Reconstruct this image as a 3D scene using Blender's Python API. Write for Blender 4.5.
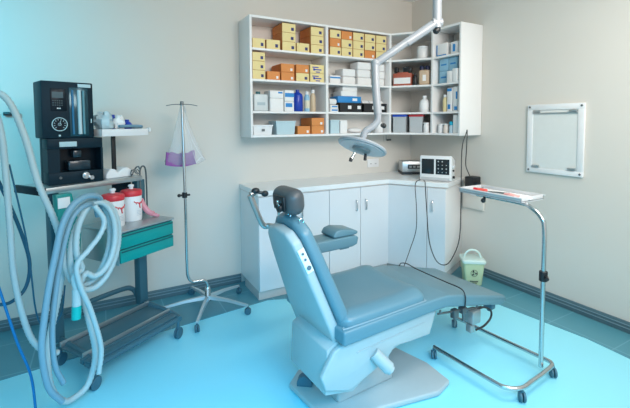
import bpy, bmesh, math, random
from mathutils import Vector, Matrix
random.seed(7)
for o in list(bpy.data.objects): bpy.data.objects.remove(o)
SC = bpy.context.scene
C = SC.collection
PI = math.pi

# ------------------------------------------------------------------ camera
CAMH = 1.4413
yaw, pitch, roll = 0.5169, -0.0576, -0.0041
fwd = Vector((math.sin(yaw)*math.cos(pitch), math.cos(yaw)*math.cos(pitch), math.sin(pitch)))
rt = Vector((math.cos(yaw), -math.sin(yaw), 0)); upv = rt.cross(fwd)
r2 = rt*math.cos(roll)+upv*math.sin(roll); u2 = -rt*math.sin(roll)+upv*math.cos(roll)
cd = bpy.data.cameras.new('camera'); cam = bpy.data.objects.new('camera', cd); C.objects.link(cam)
M3 = Matrix((r2, u2, -fwd)).transposed().to_4x4(); M3.translation = Vector((0, 0, CAMH))
cam.matrix_world = M3
cd.sensor_width = 36; cd.lens = 36*394.68/630
cd.shift_x = (315-323.6)/630; cd.shift_y = (145.81-204)/630
cd.clip_start = 0.02
SC.camera = cam
# ------------------------------------------------------------------ world and lights
w = bpy.data.worlds.new('world'); SC.world = w; w.use_nodes = True
bg = w.node_tree.nodes['Background']; bg.inputs[0].default_value = (1.0, 0.97, 0.95, 1); bg.inputs[1].default_value = 0.84
def area(name, loc, target, size, power, col=(1, 1, 1), spread=180, sy=None):
    l = bpy.data.lights.new(name, 'AREA'); l.energy = power; l.color = col; l.size = size
    if sy: l.shape = 'RECTANGLE'; l.size_y = sy
    l.spread = math.radians(spread)
    o = bpy.data.objects.new(name, l); C.objects.link(o); o.location = loc
    o.rotation_euler = (Vector(target)-Vector(loc)).to_track_quat('-Z', 'Y').to_euler()
    return o
area('ceiling_light', (2.0, 0.6, 2.74), (2.1, 1.3, 0), 1.3, 26, (1.0, 0.94, 0.87), 150, sy=0.7)
area('ceiling_light', (1.3, -0.6, 2.5), (2.1, 3.0, 1.4), 1.4, 33, (1.0, 0.94, 0.87), 120, sy=0.9)
area('added_cyan_wash', (0.15, 0.35, 1.3), (0.75, 1.85, 0), 2.2, 17, (0.0, 0.56, 1.0), 95, sy=0.5)  # added unseen light, only there to wash the floor and lower room cyan
area('added_cyan_wash', (-1.25, 1.3, 2.3), (-1.05, 3.43, 1.75), 0.6, 11, (0.0, 0.62, 0.92), 75)  # added unseen light, tints the left end of the back wall cyan
vs = SC.view_settings
vs.view_transform = 'Standard'; vs.look = 'None'; vs.gamma = 1; vs.use_curve_mapping = False; vs.exposure = 0.0

# ------------------------------------------------------------------ helpers
MATS = {}
def mat(name, rgb, rough=0.5, metal=0.0, var=0.03, scale=30, bump=0.0, trans=0.0, alpha=1.0, coat=0.0):
    if name in MATS: return MATS[name]
    m = bpy.data.materials.new(name); m.use_nodes = True; nt = m.node_tree; b = nt.nodes['Principled BSDF']
    b.inputs['Roughness'].default_value = rough; b.inputs['Metallic'].default_value = metal
    b.inputs['Coat Weight'].default_value = coat
    if trans: b.inputs['Transmission Weight'].default_value = trans; b.inputs['IOR'].default_value = 1.2
    b.inputs['Alpha'].default_value = alpha
    tc = nt.nodes.new('ShaderNodeTexCoord'); n = nt.nodes.new('ShaderNodeTexNoise'); n.inputs['Scale'].default_value = scale
    n.inputs['Detail'].default_value = 4
    nt.links.new(tc.outputs['Object'], n.inputs['Vector'])
    mx = nt.nodes.new('ShaderNodeMix'); mx.data_type = 'RGBA'
    mx.inputs[6].default_value = (*[max(0, c*(1-var)) for c in rgb], 1); mx.inputs[7].default_value = (*[min(1, c*(1+var)) for c in rgb], 1)
    nt.links.new(n.outputs['Fac'], mx.inputs[0]); nt.links.new(mx.outputs[2], b.inputs['Base Color'])
    if bump:
        bp = nt.nodes.new('ShaderNodeBump'); bp.inputs['Strength'].default_value = bump; bp.inputs['Distance'].default_value = 0.002
        nt.links.new(n.outputs['Fac'], bp.inputs['Height']); nt.links.new(bp.outputs['Normal'], b.inputs['Normal'])
    MATS[name] = m; return m

class B:
    """collects shapes for one mesh"""
    def __init__(s): s.bm = bmesh.new()
    def add(s, fn, M=None):
        t = bmesh.new(); fn(t)
        if M is not None: bmesh.ops.transform(t, matrix=M, verts=t.verts)
        me = bpy.data.meshes.new('t'); t.to_mesh(me); t.free(); s.bm.from_mesh(me); bpy.data.meshes.remove(me); return s
    def box(s, x0, x1, y0, y1, z0, z1, bev=0.0, seg=2, M=None):
        def f(t):
            bmesh.ops.create_cube(t, size=1)
            for v in t.verts: v.co = Vector(((x0+x1)/2+v.co.x*(x1-x0), (y0+y1)/2+v.co.y*(y1-y0), (z0+z1)/2+v.co.z*(z1-z0)))
            if bev: bmesh.ops.bevel(t, geom=list(t.edges), offset=min(bev, .49*min(abs(x1-x0), abs(y1-y0), abs(z1-z0))), segments=seg, affect='EDGES', profile=0.5)
        return s.add(f, M)
    def prism(s, pts, a, b, axis='y', bev=0.0, seg=2, M=None):
        """polygon pts in the plane normal to axis, extruded from a to b"""
        def co(p, h):
            return {'y': (p[0], h, p[1]), 'z': (p[0], p[1], h), 'x': (h, p[0], p[1])}[axis]
        def f(t):
            A = [t.verts.new(co(p, a)) for p in pts]; Bv = [t.verts.new(co(p, b)) for p in pts]
            t.faces.new(A); t.faces.new(Bv[::-1])
            n = len(pts)
            for i in range(n): t.faces.new((A[i], Bv[i], Bv[(i+1) % n], A[(i+1) % n]))
            bmesh.ops.recalc_face_normals(t, faces=t.faces)
            if bev: bmesh.ops.bevel(t, geom=list(t.edges), offset=bev, segments=seg, affect='EDGES', profile=0.5)
        return s.add(f, M)
    def loft(s, rings, cap=True):
        """rings: lists of points"""
        def f(t):
            R = [[t.verts.new(p) for p in r] for r in rings]; n = len(R[0])
            for a, b in zip(R, R[1:]):
                for i in range(n): t.faces.new((a[i], a[(i+1) % n], b[(i+1) % n], b[i]))
            if cap: t.faces.new(R[0][::-1]); t.faces.new(R[-1])
            bmesh.ops.recalc_face_normals(t, faces=t.faces)
        return s.add(f)
    def lathe(s, prof, c=(0, 0, 0), n=24, M=None, sx=1, sy=1):
        def f(t):
            R = []
            for r, z in prof:
                r = max(r, 1e-4); R.append([t.verts.new((r*sx*math.cos(2*PI*i/n), r*sy*math.sin(2*PI*i/n), z)) for i in range(n)])
            for a, b in zip(R, R[1:]):
                for i in range(n): t.faces.new((a[i], a[(i+1) % n], b[(i+1) % n], b[i]))
            t.faces.new(R[0][::-1]); t.faces.new(R[-1])
            bmesh.ops.recalc_face_normals(t, faces=t.faces)
        return s.add(f, Matrix.Translation(c) @ (M if M is not None else Matrix()))
    def cyl(s, a, b, r, r1=None, n=16):
        a, b = Vector(a), Vector(b); q = (b-a).to_track_quat('Z', 'Y').to_matrix().to_4x4()
        L = (b-a).length; r1 = r if r1 is None else r1; e = min(.002, r*.2, L*.2)
        return s.lathe([(r-e, 0), (r, e), (r1, L-e), (r1-e, L)], a, n, q)
    def tube(s, pts, r, n=10, smooth=True, step=6, cap=True, ribs=0):
        P = [Vector(p) for p in pts]
        if smooth and len(P) > 2:
            Q = []
            E = [P[0]*2-P[1]]+P+[P[-1]*2-P[-2]]
            for i in range(1, len(E)-2):
                p0, p1, p2, p3 = E[i-1:i+3]
                for k in range(step):
                    t = k/step; Q.append(.5*((2*p1)+(p2-p0)*t+(2*p0-5*p1+4*p2-p3)*t*t+(3*p1-p0-3*p2+p3)*t**3))
            Q.append(P[-1]); P = Q
        if ribs:
            Q = []; acc = 0
            for a, b in zip(P, P[1:]):
                k = max(1, int((b-a).length/ribs))
                for j in range(k): Q.append(a.lerp(b, j/k))
            Q.append(P[-1]); P = Q
        rings = []; up = None
        for i, p in enumerate(P):
            d = (P[min(i+1, len(P)-1)]-P[max(i-1, 0)]).normalized()
            if up is None: up = Vector((0, 0, 1)) if abs(d.z) < .9 else Vector((1, 0, 0))
            x = d.cross(up).normalized(); up = x.cross(d).normalized()
            rr = r*(1.0 if not ribs or i % 2 else .86)
            rings.append([p+x*rr*math.cos(2*PI*k/n)+up*rr*math.sin(2*PI*k/n) for k in range(n)])
        return s.loft(rings, cap)
    def disc_on(s, c, nrm, r, th=.002, n=20):
        c = Vector(c); return s.cyl(c, c+Vector(nrm).normalized()*th, r, n=n)
    def sphere(s, c, r, sc=(1, 1, 1), M=None):
        def f(t):
            bmesh.ops.create_uvsphere(t, u_segments=18, v_segments=12, radius=r)
            for v in t.verts: v.co = Vector((v.co.x*sc[0], v.co.y*sc[1], v.co.z*sc[2]))
            if M is not None: bmesh.ops.transform(t, matrix=M, verts=t.verts)
            for v in t.verts: v.co += Vector(c)
        return s.add(f)
def obj(name, b, m, parent=None, smooth=40, **kw):
    bm = b.bm; me = bpy.data.meshes.new(name); bm.to_mesh(me); bm.free()
    for p in me.polygons: p.use_smooth = True
    me.materials.append(m)
    o = bpy.data.objects.new(name, me); C.objects.link(o)
    try: me.set_sharp_from_angle(angle=math.radians(smooth))
    except Exception: pass
    if parent: o.parent = parent
    for k, v in kw.items(): o[k] = v
    return o
def thing(name, label, cat, loc=(0, 0, 0), rz=0, group=None):
    o = bpy.data.objects.new(name, None); C.objects.link(o); o.location = loc; o.rotation_euler = (0, 0, rz)
    o['label'] = label; o['category'] = cat
    if group: o['group'] = group
    o.empty_display_size = .05
    return o
def tag(o, label, cat, group=None):
    o['label'] = label; o['category'] = cat
    if group: o['group'] = group
    return o
def struct(name, b, m, parent=None):
    o = obj(name, b, m, parent)
    if not parent: o['kind'] = 'structure'
    return o
def wcopy(root, loc, rz, label, group=None):
    r = root.copy(); C.objects.link(r); r.location = loc; r.rotation_euler = (0, 0, rz); r['label'] = label
    if group: r['group'] = group
    for ch in list(root.children):
        c = ch.copy(); C.objects.link(c); c.parent = r
        for g in ch.children:
            d = g.copy(); C.objects.link(d); d.parent = c
    return r

# ------------------------------------------------------------------ materials
WALL = mat('wall_paint', (0.69, 0.655, 0.60), .75, var=.015, scale=3, bump=.05)
CEIL = mat('ceiling_paint', (0.93, 0.93, 0.92), .8, var=.01)
WHITE = mat('white_laminate', (0.85, 0.845, 0.84), .35, var=.01, scale=5)
WDOOR = mat('white_door_laminate', (0.72, 0.735, 0.76), .35, var=.01, scale=5)
COUNTER = mat('countertop_laminate', (0.82, 0.83, 0.83), .3, var=.012, scale=60)
EDGE = mat('countertop_edge_band', (0.70, 0.60, 0.54), .5)
KICK = mat('kickboard_grey', (0.55, 0.54, 0.53), .5)
CHROME = mat('brushed_steel', (0.60, 0.62, 0.63), .22, 1.0, var=.05, scale=80)
STEEL = mat('stainless_sheet', (0.52, 0.55, 0.56), .35, .9, var=.06, scale=50)
DSTEEL = mat('dark_steel', (0.16, 0.18, 0.19), .35, .8)
BLACK = mat('black_plastic', (0.012, 0.014, 0.017), .4)
MACH = mat('black_teal_enamel', (0.002, 0.018, 0.030), .5, var=.08)
MPANEL = mat('machine_panel_black', (0.004, 0.012, 0.02), .25)
for m_ in (MACH, MPANEL): m_.node_tree.nodes['Principled BSDF'].inputs['Specular IOR Level'].default_value = .18
TEAL = mat('teal_enamel', (0.0, 0.27, 0.25), .35)
FRAME = mat('cart_frame_slate', (0.045, 0.13, 0.17), .45)
VINYL = mat('slate_vinyl', (0.12, 0.23, 0.275), .33, var=.05, scale=200, bump=.15)
SHELL = mat('pale_grey_shell_plastic', (0.42, 0.46, 0.46), .4)
HOSE = mat('pale_corrugated_hose', (0.44, 0.55, 0.57), .45)
RED = mat('red_plastic', (0.65, 0.035, 0.05), .4)
BWHITE = mat('white_plastic', (0.80, 0.81, 0.82), .35)
YEL = mat('pale_yellow_card', (0.84, 0.69, 0.33), .65, var=.05)
ORG = mat('orange_card', (0.72, 0.27, 0.075), .65, var=.06)
LAMPW = mat('lamp_grey_white_enamel', (0.36, 0.38, 0.41), .3, coat=.3)
PAPER = mat('paper_white', (0.85, 0.85, 0.85), .7)
INK = mat('ink_navy', (0.03, 0.04, 0.16), .6)
BLUE = mat('royal_blue_plastic', (0.01, 0.05, 0.42), .3)
SKY = mat('mid_blue_card', (0.02, 0.25, 0.62), .5)
LBLUE = mat('light_blue_card', (0.30, 0.55, 0.72), .55)
TUBL = mat('pale_blue_translucent_plastic', (0.50, 0.66, 0.72), .35)
CLEAR = mat('clear_container_plastic', (0.62, 0.66, 0.69), .2, alpha=.7)
CABLE = mat('cable_black', (0.02, 0.022, 0.025), .5)
DBL = mat('dark_blue_tubing', (0.01, 0.10, 0.17), .4)

# ------------------------------------------------------------------ setting
XB, YA, ZC = 3.098, 3.4307, 2.7873
def floor_mat():
    m = bpy.data.materials.new('sheet_vinyl_floor'); m.use_nodes = True; nt = m.node_tree; b = nt.nodes['Principled BSDF']
    tc = nt.nodes.new('ShaderNodeTexCoord'); n = nt.nodes.new('ShaderNodeTexNoise'); n.inputs['Scale'].default_value = 120; n.inputs['Detail'].default_value = 6
    nt.links.new(tc.outputs['Object'], n.inputs['Vector'])
    mx = nt.nodes.new('ShaderNodeMix'); mx.data_type = 'RGBA'
    mx.inputs[6].default_value = (0.29, 0.76, 0.88, 1); mx.inputs[7].default_value = (0.32, 0.80, 0.92, 1)
    nt.links.new(n.outputs['Fac'], mx.inputs[0]); nt.links.new(mx.outputs[2], b.inputs['Base Color'])
    b.inputs['Roughness'].default_value = .42; return m
def border_mat():
    m = bpy.data.materials.new('teal_border_tiles'); m.use_nodes = True; nt = m.node_tree; b = nt.nodes['Principled BSDF']
    tc = nt.nodes.new('ShaderNodeTexCoord'); br = nt.nodes.new('ShaderNodeTexBrick'); br.offset = 0
    br.inputs['Color1'].default_value = (0.08, 0.27, 0.34, 1); br.inputs['Color2'].default_value = (0.09, 0.29, 0.36, 1)
    br.inputs['Mortar'].default_value = (0.16, 0.38, 0.46, 1); br.inputs['Scale'].default_value = 1
    br.inputs['Mortar Size'].default_value = .004; br.inputs['Brick Width'].default_value = .4; br.inputs['Row Height'].default_value = .4
    nt.links.new(tc.outputs['Object'], br.inputs['Vector']); nt.links.new(br.outputs['Color'], b.inputs['Base Color'])
    b.inputs['Roughness'].default_value = .35; return m
struct('floor', B().prism([(-1.8, -1.5), (XB, -1.5), (XB, YA), (-1.8, YA)], -.05, 0, 'z'), floor_mat())
struct('trim_1', B().prism([(-1.8, 2.62), (1.15, 2.96), (2.66, 2.40), (2.78, 1.35), (2.60, -1.5), (XB, -1.5), (XB, YA), (-1.8, YA)], 0.0, .003, 'z'), border_mat())
struct('ceiling', B().box(-1.8, XB, -1.5, YA, ZC, ZC+.05), CEIL)
struct('wall_back', B().box(-1.85, XB+.08, YA, YA+.08, -.05, ZC+.05), WALL)
struct('wall_right', B().box(XB, XB+.08, -1.5, YA, -.05, ZC+.05), WALL)
struct('wall_left', B().box(-1.88, -1.8, -1.5, YA, -.05, ZC+.05), WALL)
BASEB = mat('grey_blue_baseboard', (0.10, 0.17, 0.20), .4)
BASEL = mat('baseboard_line', (0.22, 0.33, 0.38), .4)
bb = struct('baseboard_back', B().box(-1.8, 1.08, YA-.014, YA, 0.003, .082, .003), BASEB)
obj('moulding_line', B().box(-1.8, 1.08, YA-.018, YA-.012, .058, .062).box(-1.8, 1.08, YA-.018, YA-.012, .034, .038), BASEL, bb)
bb = struct('baseboard_right', B().box(XB-.014, XB, -1.5, 2.42, 0.003, .082, .003), BASEB)
obj('moulding_line', B().box(XB-.018, XB-.012, -1.5, 2.42, .058, .062).box(XB-.018, XB-.012, -1.5, 2.42, .034, .038), BASEL, bb)

# ------------------------------------------------------------------ wall cupboard
DU = .2849; FA = YA-DU; GB = XB-DU; ZT, ZB = 2.3324, 1.3224; T = .020
XL, XD, XJ, YJ, YN = 1.0953, 1.8295, 2.5658, 2.827, 2.4762
J = Vector((XJ, FA, 0)); K = Vector((GB, YJ, 0)); E1 = (K-J).normalized(); N1 = Vector((-E1.y, E1.x, 0))
LEV = {1: 2.068, 2: 1.811, 3: 1.544, 4: ZB+T}
cup = thing('wall_cupboard', 'white open-fronted wall cupboard turning the corner, shelves full of boxes and tubs', 'cupboard', (XJ, FA, ZB))
def L(o): # place a mesh built in world coordinates under a root without rotation
    o.location = -o.parent.location; return o
outl = [(XL+T+.0003, FA+.0005), (XJ, FA+.0005), (GB+.0005, YJ), (GB+.0005, YN+T+.0003), (XB-.001, YN+T+.0003), (XB-.001, YA-.001), (XL+T+.0003, YA-.001)]
for z, nm in ((ZT-T, 'top_board'), (ZB, 'bottom_board')):
    L(obj(nm, B().prism(outl, z, z+T, 'z', .0015, 1), WHITE, cup))
inn = [(XL+T, FA+.004), (XJ, FA+.004), (GB+.004, YJ), (GB+.004, YN+T), (XB-.006, YN+T), (XB-.006, YA-.006), (XL+T, YA-.006)]
for k in (1, 2, 3):
    L(obj('shelf', B().prism(inn, LEV[k]-.018, LEV[k], 'z', .001, 1), WHITE, cup))
L(obj('side_panel', B().box(XL, XL+T, FA, YA-.002, ZB, ZT, .0015), WHITE, cup))
L(obj('side_panel', B().box(GB, XB-.002, YN, YN+T, ZB, ZT, .0015), WHITE, cup))
L(obj('divider', B().box(XD-.013, XD+.013, FA, YA-.006, ZB+T, ZT-T, .001), WHITE, cup))
L(obj('divider', B().box(XJ-.012, XJ+.012, FA, YA-.006, ZB+T, ZT-T, .001), WHITE, cup))
L(obj('divider', B().box(GB, XB-.006, YJ-.012, YJ+.012, ZB+T, ZT-T, .001), WHITE, cup))
CB = mat('cupboard_back_panel', (0.80, 0.78, 0.74), .6)
L(obj('back_panel', B().box(XL+T, XB-.006, YA-.006, YA-.002, ZB+T, ZT-T).box(XB-.006, XB-.002, YN+T, YA-.006, ZB+T, ZT-T), CB, cup))

# ------------------------------------------------------------------ shelf contents
def place(pl, s0, s1, ins):
    """world origin and rotation of an item whose local x runs along the shelf front, local y into the shelf"""
    if pl == 'A': return Vector(((s0+s1)/2, FA+ins, 0)), 0.0, abs(s1-s0)
    if pl == 'B': return Vector((GB+ins, (s0+s1)/2, 0)), -PI/2, abs(s1-s0)
    p = J+E1*((s0+s1)/2)+N1*ins
    return p, math.atan2(E1.y, E1.x), abs(s1-s0)
def spot(name, label, cat, pl, lev, s0, s1, ins, dz=0, group=None):
    p, rz, wd = place(pl, s0, s1, ins); p.z = LEV[lev]+dz+.0006
    return thing(name, label, cat, p, rz, group), wd
def card(kind, pl, lev, s0, s1, h, label, dz=0, ins=.02, dep=.22, group='card boxes of supplies in the cupboard', side=None):
    t, wd = spot('supply_box', label, 'box', pl, lev, s0, s1, ins, dz, group); g = .0015
    body = {'Y': ORG, 'O': ORG, 'P': YEL, 'W': PAPER, 'L': LBLUE, 'S': SKY}[kind]
    obj('carton', B().box(-wd/2+g, wd/2-g, 0, dep, 0, h-g, .002, 1), body, t)
    fx = {'Y': YEL, 'O': ORG, 'P': YEL, 'W': PAPER, 'L': LBLUE, 'S': SKY}[kind]
    if kind in 'YP': obj('end_panel', B().box(-wd/2+.001, wd/2-.001, -.002, .004, 0.001, h-.002, .001, 1), fx, t)
    jx = random.uniform(-.004, .004)
    if kind == 'Y': obj('printed_mark', B().box(wd*.16+jx, wd*.36+jx, -.004, -.002, h*.22, h*.55), INK, t)
    if kind == 'O': obj('paper_label', B().box(wd*.2+jx, wd*.36+jx, -.003, 0, h*.16, h*.45), PAPER, t)
    if kind == 'P':
        obj('printed_mark', B().box(-wd*.34, wd*.1, -.004, -.002, h*.62, h*.72).box(-wd*.15, wd*.3, -.004, -.002, h*.36, h*.48)
            .box(-wd*.28, -wd*.16, -.004, -.002, h*.3, h*.55).box(-wd*.1, wd*.2, -.004, -.002, h*.1, h*.2), BLUE, t)
    return t
HN = {1: 'top shelf', 2: 'second shelf', 3: 'third shelf', 4: 'bottom shelf'}
def stack(kinds, pl, lev, s0, s1, h, where, dep=.22):
    n = len(kinds)
    nm = {'Y': 'yellow-ended', 'O': 'orange', 'P': 'yellow blue-printed', 'W': 'white', 'L': 'light blue'}
    pos = {1: ['single'], 2: ['lower', 'upper'], 3: ['lowest', 'middle', 'topmost']}[n]
    for i, k in enumerate(kinds):
        card(k, pl, lev, s0, s1, h/n, f'{nm[k]} box, {pos[i]}{"" if n==1 else " of stack"}, {where}, {HN[lev]}', dz=i*h/n, dep=dep)
stack('Y', 'A', 1, 1.126, 1.238, .083, 'against the left side panel')
stack('Y', 'A', 1, 1.249, 1.374, .083, 'left of the three-high stack')
stack('YYY', 'A', 1, 1.394, 1.522, .236, 'between two single boxes')
stack('Y', 'A', 1, 1.531, 1.657, .080, 'between the two three-high stacks')
stack('YYY', 'A', 1, 1.672, 1.804, .236, 'left of the first divider')
stack('YYY', 'A', 2, 1.124, 1.236, .225, 'against the left side panel')
stack('O', 'A', 2, 1.252, 1.371, .074, 'right of the yellow stack')
stack('OO', 'A', 2, 1.381, 1.509, .147, 'two columns left of the blue-printed boxes')
stack('YO', 'A', 2, 1.524, 1.653, .149, 'touching the blue-printed boxes')
stack('PP', 'A', 2, 1.663, 1.806, .158, 'left of the first divider')
stack('O', 'A', 4, 1.534, 1.664, .073, 'right of the pale blue tub')
stack('OO', 'A', 4, 1.675, 1.808, .147, 'left of the first divider')
cols = ['YOY', 'YYO', 'YYY', 'OYY', 'YYY']
spans = [(1.872, 1.990), (1.996, 2.119), (2.127, 2.254), (2.263, 2.389), (2.397, 2.525)]
nth = ['first', 'second', 'third', 'fourth', 'fifth']
for i, (c, (a, b)) in enumerate(zip(cols, spans)):
    stack(c, 'A', 1, a, b, .234, f'{nth[i]} column right of the first divider')
def carton(label, pl, lev, s0, s1, h, dz=0, ins=.03, dep=.15, m=PAPER, band=None, split=False):
    t, wd = spot('medicine_box', label, 'box', pl, lev, s0, s1, ins, dz)
    obj('carton', B().box(-wd/2+.001, wd/2-.001, 0, dep, 0, h-.001, .0025, 2), m, t)
    if band:
        b = B()
        for z0, z1, x0, x1 in band: b.box(wd*x0, wd*x1, -.0015, .001, h*z0, h*z1)
        obj('printed_band', b, SKY if m is not SKY else PAPER, t)
    return t
def bottle(name, label, pl, lev, s0, s1, h, m, capm, ins=.03, capr=.35, caph=.18, lab=None, sh=.14):
    p, rz, wd = place(pl, s0, s1, ins); r = wd/2; p += Vector((-math.sin(rz), math.cos(rz), 0))*r; p.z = LEV[lev]+.0006
    t = thing(name, label, 'bottle', p, rz); hb = h*(1-caph)
    obj('bottle_body', B().lathe([(r*.9, 0), (r, .006), (r, hb*(1-sh)), (r*.85, hb*(1-sh*.5)), (capr*r*1.0, hb), (capr*r, hb+.004)]), m, t)
    obj('cap', B().lathe([(capr*r*1.15, hb+.0045), (capr*r*1.15, h-.003), (capr*r*.95, h)]), capm, t)
    if lab: obj('bottle_label', B().lathe([(r*1.006, hb*.2), (r*1.012, hb*.2+.001), (r*1.012, hb*.68), (r*1.006, hb*.68+.001)]), lab, t)
    return t
# third shelf, left bay
t, wd = spot('plastic_canister', 'pale translucent canister with a teal cap at the left end of the third shelf', 'canister', 'A', 3, 1.141, 1.267, .04)
obj('canister_body', B().box(-wd/2, wd/2, 0, .14, 0, .145, .012, 3), mat('milky_plastic', (.62, .68, .70), .4), t)
obj('cap', B().lathe([(.016, .1455), (.02, .147), (.02, .165), (.017, .168)], (-.01, .05, 0)), mat('dark_teal_plastic', (.02, .14, .17), .4), t)
obj('printed_mark', B().box(-.035, .035, -.002, .002, .05, .075), mat('grey_blue_print', (.42, .52, .56), .6), t)
bd = [(.62, .85, .1, .42)]
carton('white carton with a pale blue mark, lower of the pair right of the canister', 'A', 3, 1.281, 1.406, .112)
carton('white carton with a blue flash, lying on the carton right of the canister', 'A', 3, 1.281, 1.406, .066, .1125, band=bd)
carton('white and blue carton, lower of the pair left of the dark blue bottle', 'A', 3, 1.416, 1.507, .085, band=[(.45, .85, -.4, .3)])
carton('white carton with blue band, upper of the pair left of the dark blue bottle', 'A', 3, 1.416, 1.507, .10, .086, band=[(.4, .75, -.45, .5)])
bottle('cleaning_bottle', 'tall royal blue bottle with rounded shoulders on the third shelf', 'A', 3, 1.515, 1.612, .196, BLUE, BLUE, capr=.3, caph=.1, sh=.2)
bottle('lotion_bottle', 'slim light blue and white bottle beside the royal blue one', 'A', 3, 1.622, 1.672, .182, LBLUE, BWHITE, capr=.6, lab=mat('cream_label', (.75, .70, .55), .6))
bottle('lotion_bottle', 'slim beige bottle with a white cap, rightmost in the left bay', 'A', 3, 1.684, 1.733, .2, mat('beige_plastic', (.66, .50, .34), .5), BWHITE, capr=.55)
def tub(name, label, pl, lev, s0, s1, h, m, ins=.02, dep=.18, flare=.12, lid=None, tagm=None, cat='tub'):
    t, wd = spot(name, label, cat, pl, lev, s0, s1, ins)
    w1 = wd/2; w0 = w1*(1-flare); d1 = dep/2; d0 = d1*(1-flare); th = .003
    def ring(a, b, z): return [(-a, d1-b, z), (a, d1-b, z), (a, d1+b, z), (-a, d1+b, z)]
    b = B().loft([ring(w0, d0, 0), ring(w1-.004, d1-.004, h-.012), ring(w1, d1, h-.012), ring(w1, d1, h), ring(w1-.006, d1-.006, h), ring(w0-.004, d0-.004, .004)])
    obj('tub_body', b, m, t, 20)
    if lid: obj('lid', B().box(-w1-.002, w1+.002, d1-d1-.002, d1*2+.002, h+.0005, h+.024, .005, 2), lid, t)
    if tagm: obj('tub_label', B().box(*tagm[0]), tagm[1], t)
    return t
tub('storage_basket', 'low white basket with a small dark label at the left of the bottom shelf', 'A', 4, 1.122, 1.301, .085, BWHITE, tagm=((-.012, .014, -.0005, .003, .03, .05), DSTEEL), cat='basket')
bottle('pill_jar', 'small white jar behind the low white basket', 'A', 4, 1.122, 1.15, .12, BWHITE, BWHITE, ins=.2, capr=.8)
tub('storage_tub', 'pale blue tub right of the white basket on the bottom shelf', 'A', 4, 1.329, 1.519, .118, TUBL)
# right bay
carton('flat white box with a blue top stripe right of the first divider', 'A', 2, 1.877, 1.991, .075, band=[(.62, .8, -.48, .48)])
def packet(label, pl, lev, s0, s1, h, n, ins=.05):
    hh = h/n
    for i in range(n):
        p = ['lowest', 'second', 'third', 'fourth'][i] if n > 1 else 'single'
        t, wd = spot('gauze_packet', f'{label}, {p} of the pile', 'packet', pl, lev, s0, s1, ins+random.uniform(0, .01), i*hh, 'white dressing packets in the cupboard')
        obj('wrapper', B().box(-wd/2+.002, wd/2-.002+random.uniform(-.008, 0), 0, .15, 0, hh-.001, .012, 3), PAPER, t)
packet('white paper packet, left pile on the second shelf', 'A', 2, 2.032, 2.187, .15, 2)
packet('white paper packet, middle pile on the second shelf', 'A', 2, 2.204, 2.372, .226, 3)
packet('white paper packet, right pile on the second shelf', 'A', 2, 2.421, 2.540, .22, 3)
carton('small white box with blue print left of the black bins', 'A', 3, 1.876, 1.968, .035, band=[(.3, .7, -.3, .4)])
carton('small white and blue box lying on another left of the black bins', 'A', 3, 1.878, 1.966, .03, .036, band=[(.3, .7, -.3, .4)])
t, wd = spot('tissue_roll', 'small white roll on the boxes left of the black bins', 'roll', 'A', 3, 1.876, 1.95, .03, .0665)
obj('roll', B().cyl((-wd/2, .03, .03), (wd/2, .03, .03), .028), PAPER, t)
for (a, b, lab) in ((1.980, 2.240, 'black bin with two white tags under the blue box'), (2.256, 2.540, 'black bin with white tags behind the lamp arm')):
    t, wd = spot('parts_bin', lab, 'bin', 'A', 3, a, b, .03, 0, 'black parts bins')
    h = .088; b_ = B(); b_.box(-wd/2, wd/2, 0, .2, 0, .004); 
    for q in ((-wd/2, -wd/2+.005, 0, .2), (wd/2-.005, wd/2, 0, .2), (-wd/2, wd/2, 0, .005), (-wd/2, wd/2, .195, .2), (-.003, .003, 0, .2)): b_.box(*q, 0, h)
    b_.box(-wd/2-.002, wd/2+.002, -.004, .002, h-.012, h, .001)
    obj('bin_body', b_, BLACK, t)
    for sx in (-.02, .09): obj('name_tag', B().box(sx-.018+ -.02*0, sx+.02, -.006, -.0042, .03, .062), PAPER, t)
carton('bright blue box with white print resting on the black bin', 'A', 3, 1.965, 2.232, .062, .0895, ins=.035, m=SKY, band=[(.3, .7, .12, .32)])
carton('white box on top of the bright blue box', 'A', 3, 2.008, 2.19, .05, .152, ins=.045)
carton('upper white box on top of the bright blue box', 'A', 3, 2.03, 2.20, .046, .2025, ins=.055)
for i, (a, b) in enumerate(((2.27, 2.35), (2.36, 2.44), (2.45, 2.53))):
    p, rz, wd = place('A', a, b, .1)
    o = obj('bandage_roll', B().cyl((-wd/2, 0, 0), (wd/2, 0, 0), .032), PAPER); o.location = (p.x, p.y, LEV[3]+.089+.032-.0)
    tag(o, f'white bandage roll in the right black bin, {["left","middle","right"][i]} one', 'bandage', 'bandage rolls')
    o.location.z = LEV[3]+.005+.032+.05
tub('storage_tub', 'small pale blue box-shaped tub right of the first divider', 'A', 4, 1.875, 1.974, .128, TUBL, flare=.04)
carton('upright white box beside the small pale blue tub', 'A', 4, 1.988, 2.069, .125)
t, wd = spot('plastic_packet', 'crumpled white packet on the bottom shelf behind the lamp head', 'packet', 'A', 4, 2.111, 2.30, .05)
obj('wrapper', B().sphere((0, .06, .026), .06, (1.4, .8, .44)), PAPER, t)
bottle('spray_bottle', 'white tapering bottle behind the lamp elbow on the bottom shelf', 'A', 4, 2.43, 2.52, .16, BWHITE, BWHITE, sh=.5, capr=.3)
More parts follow.
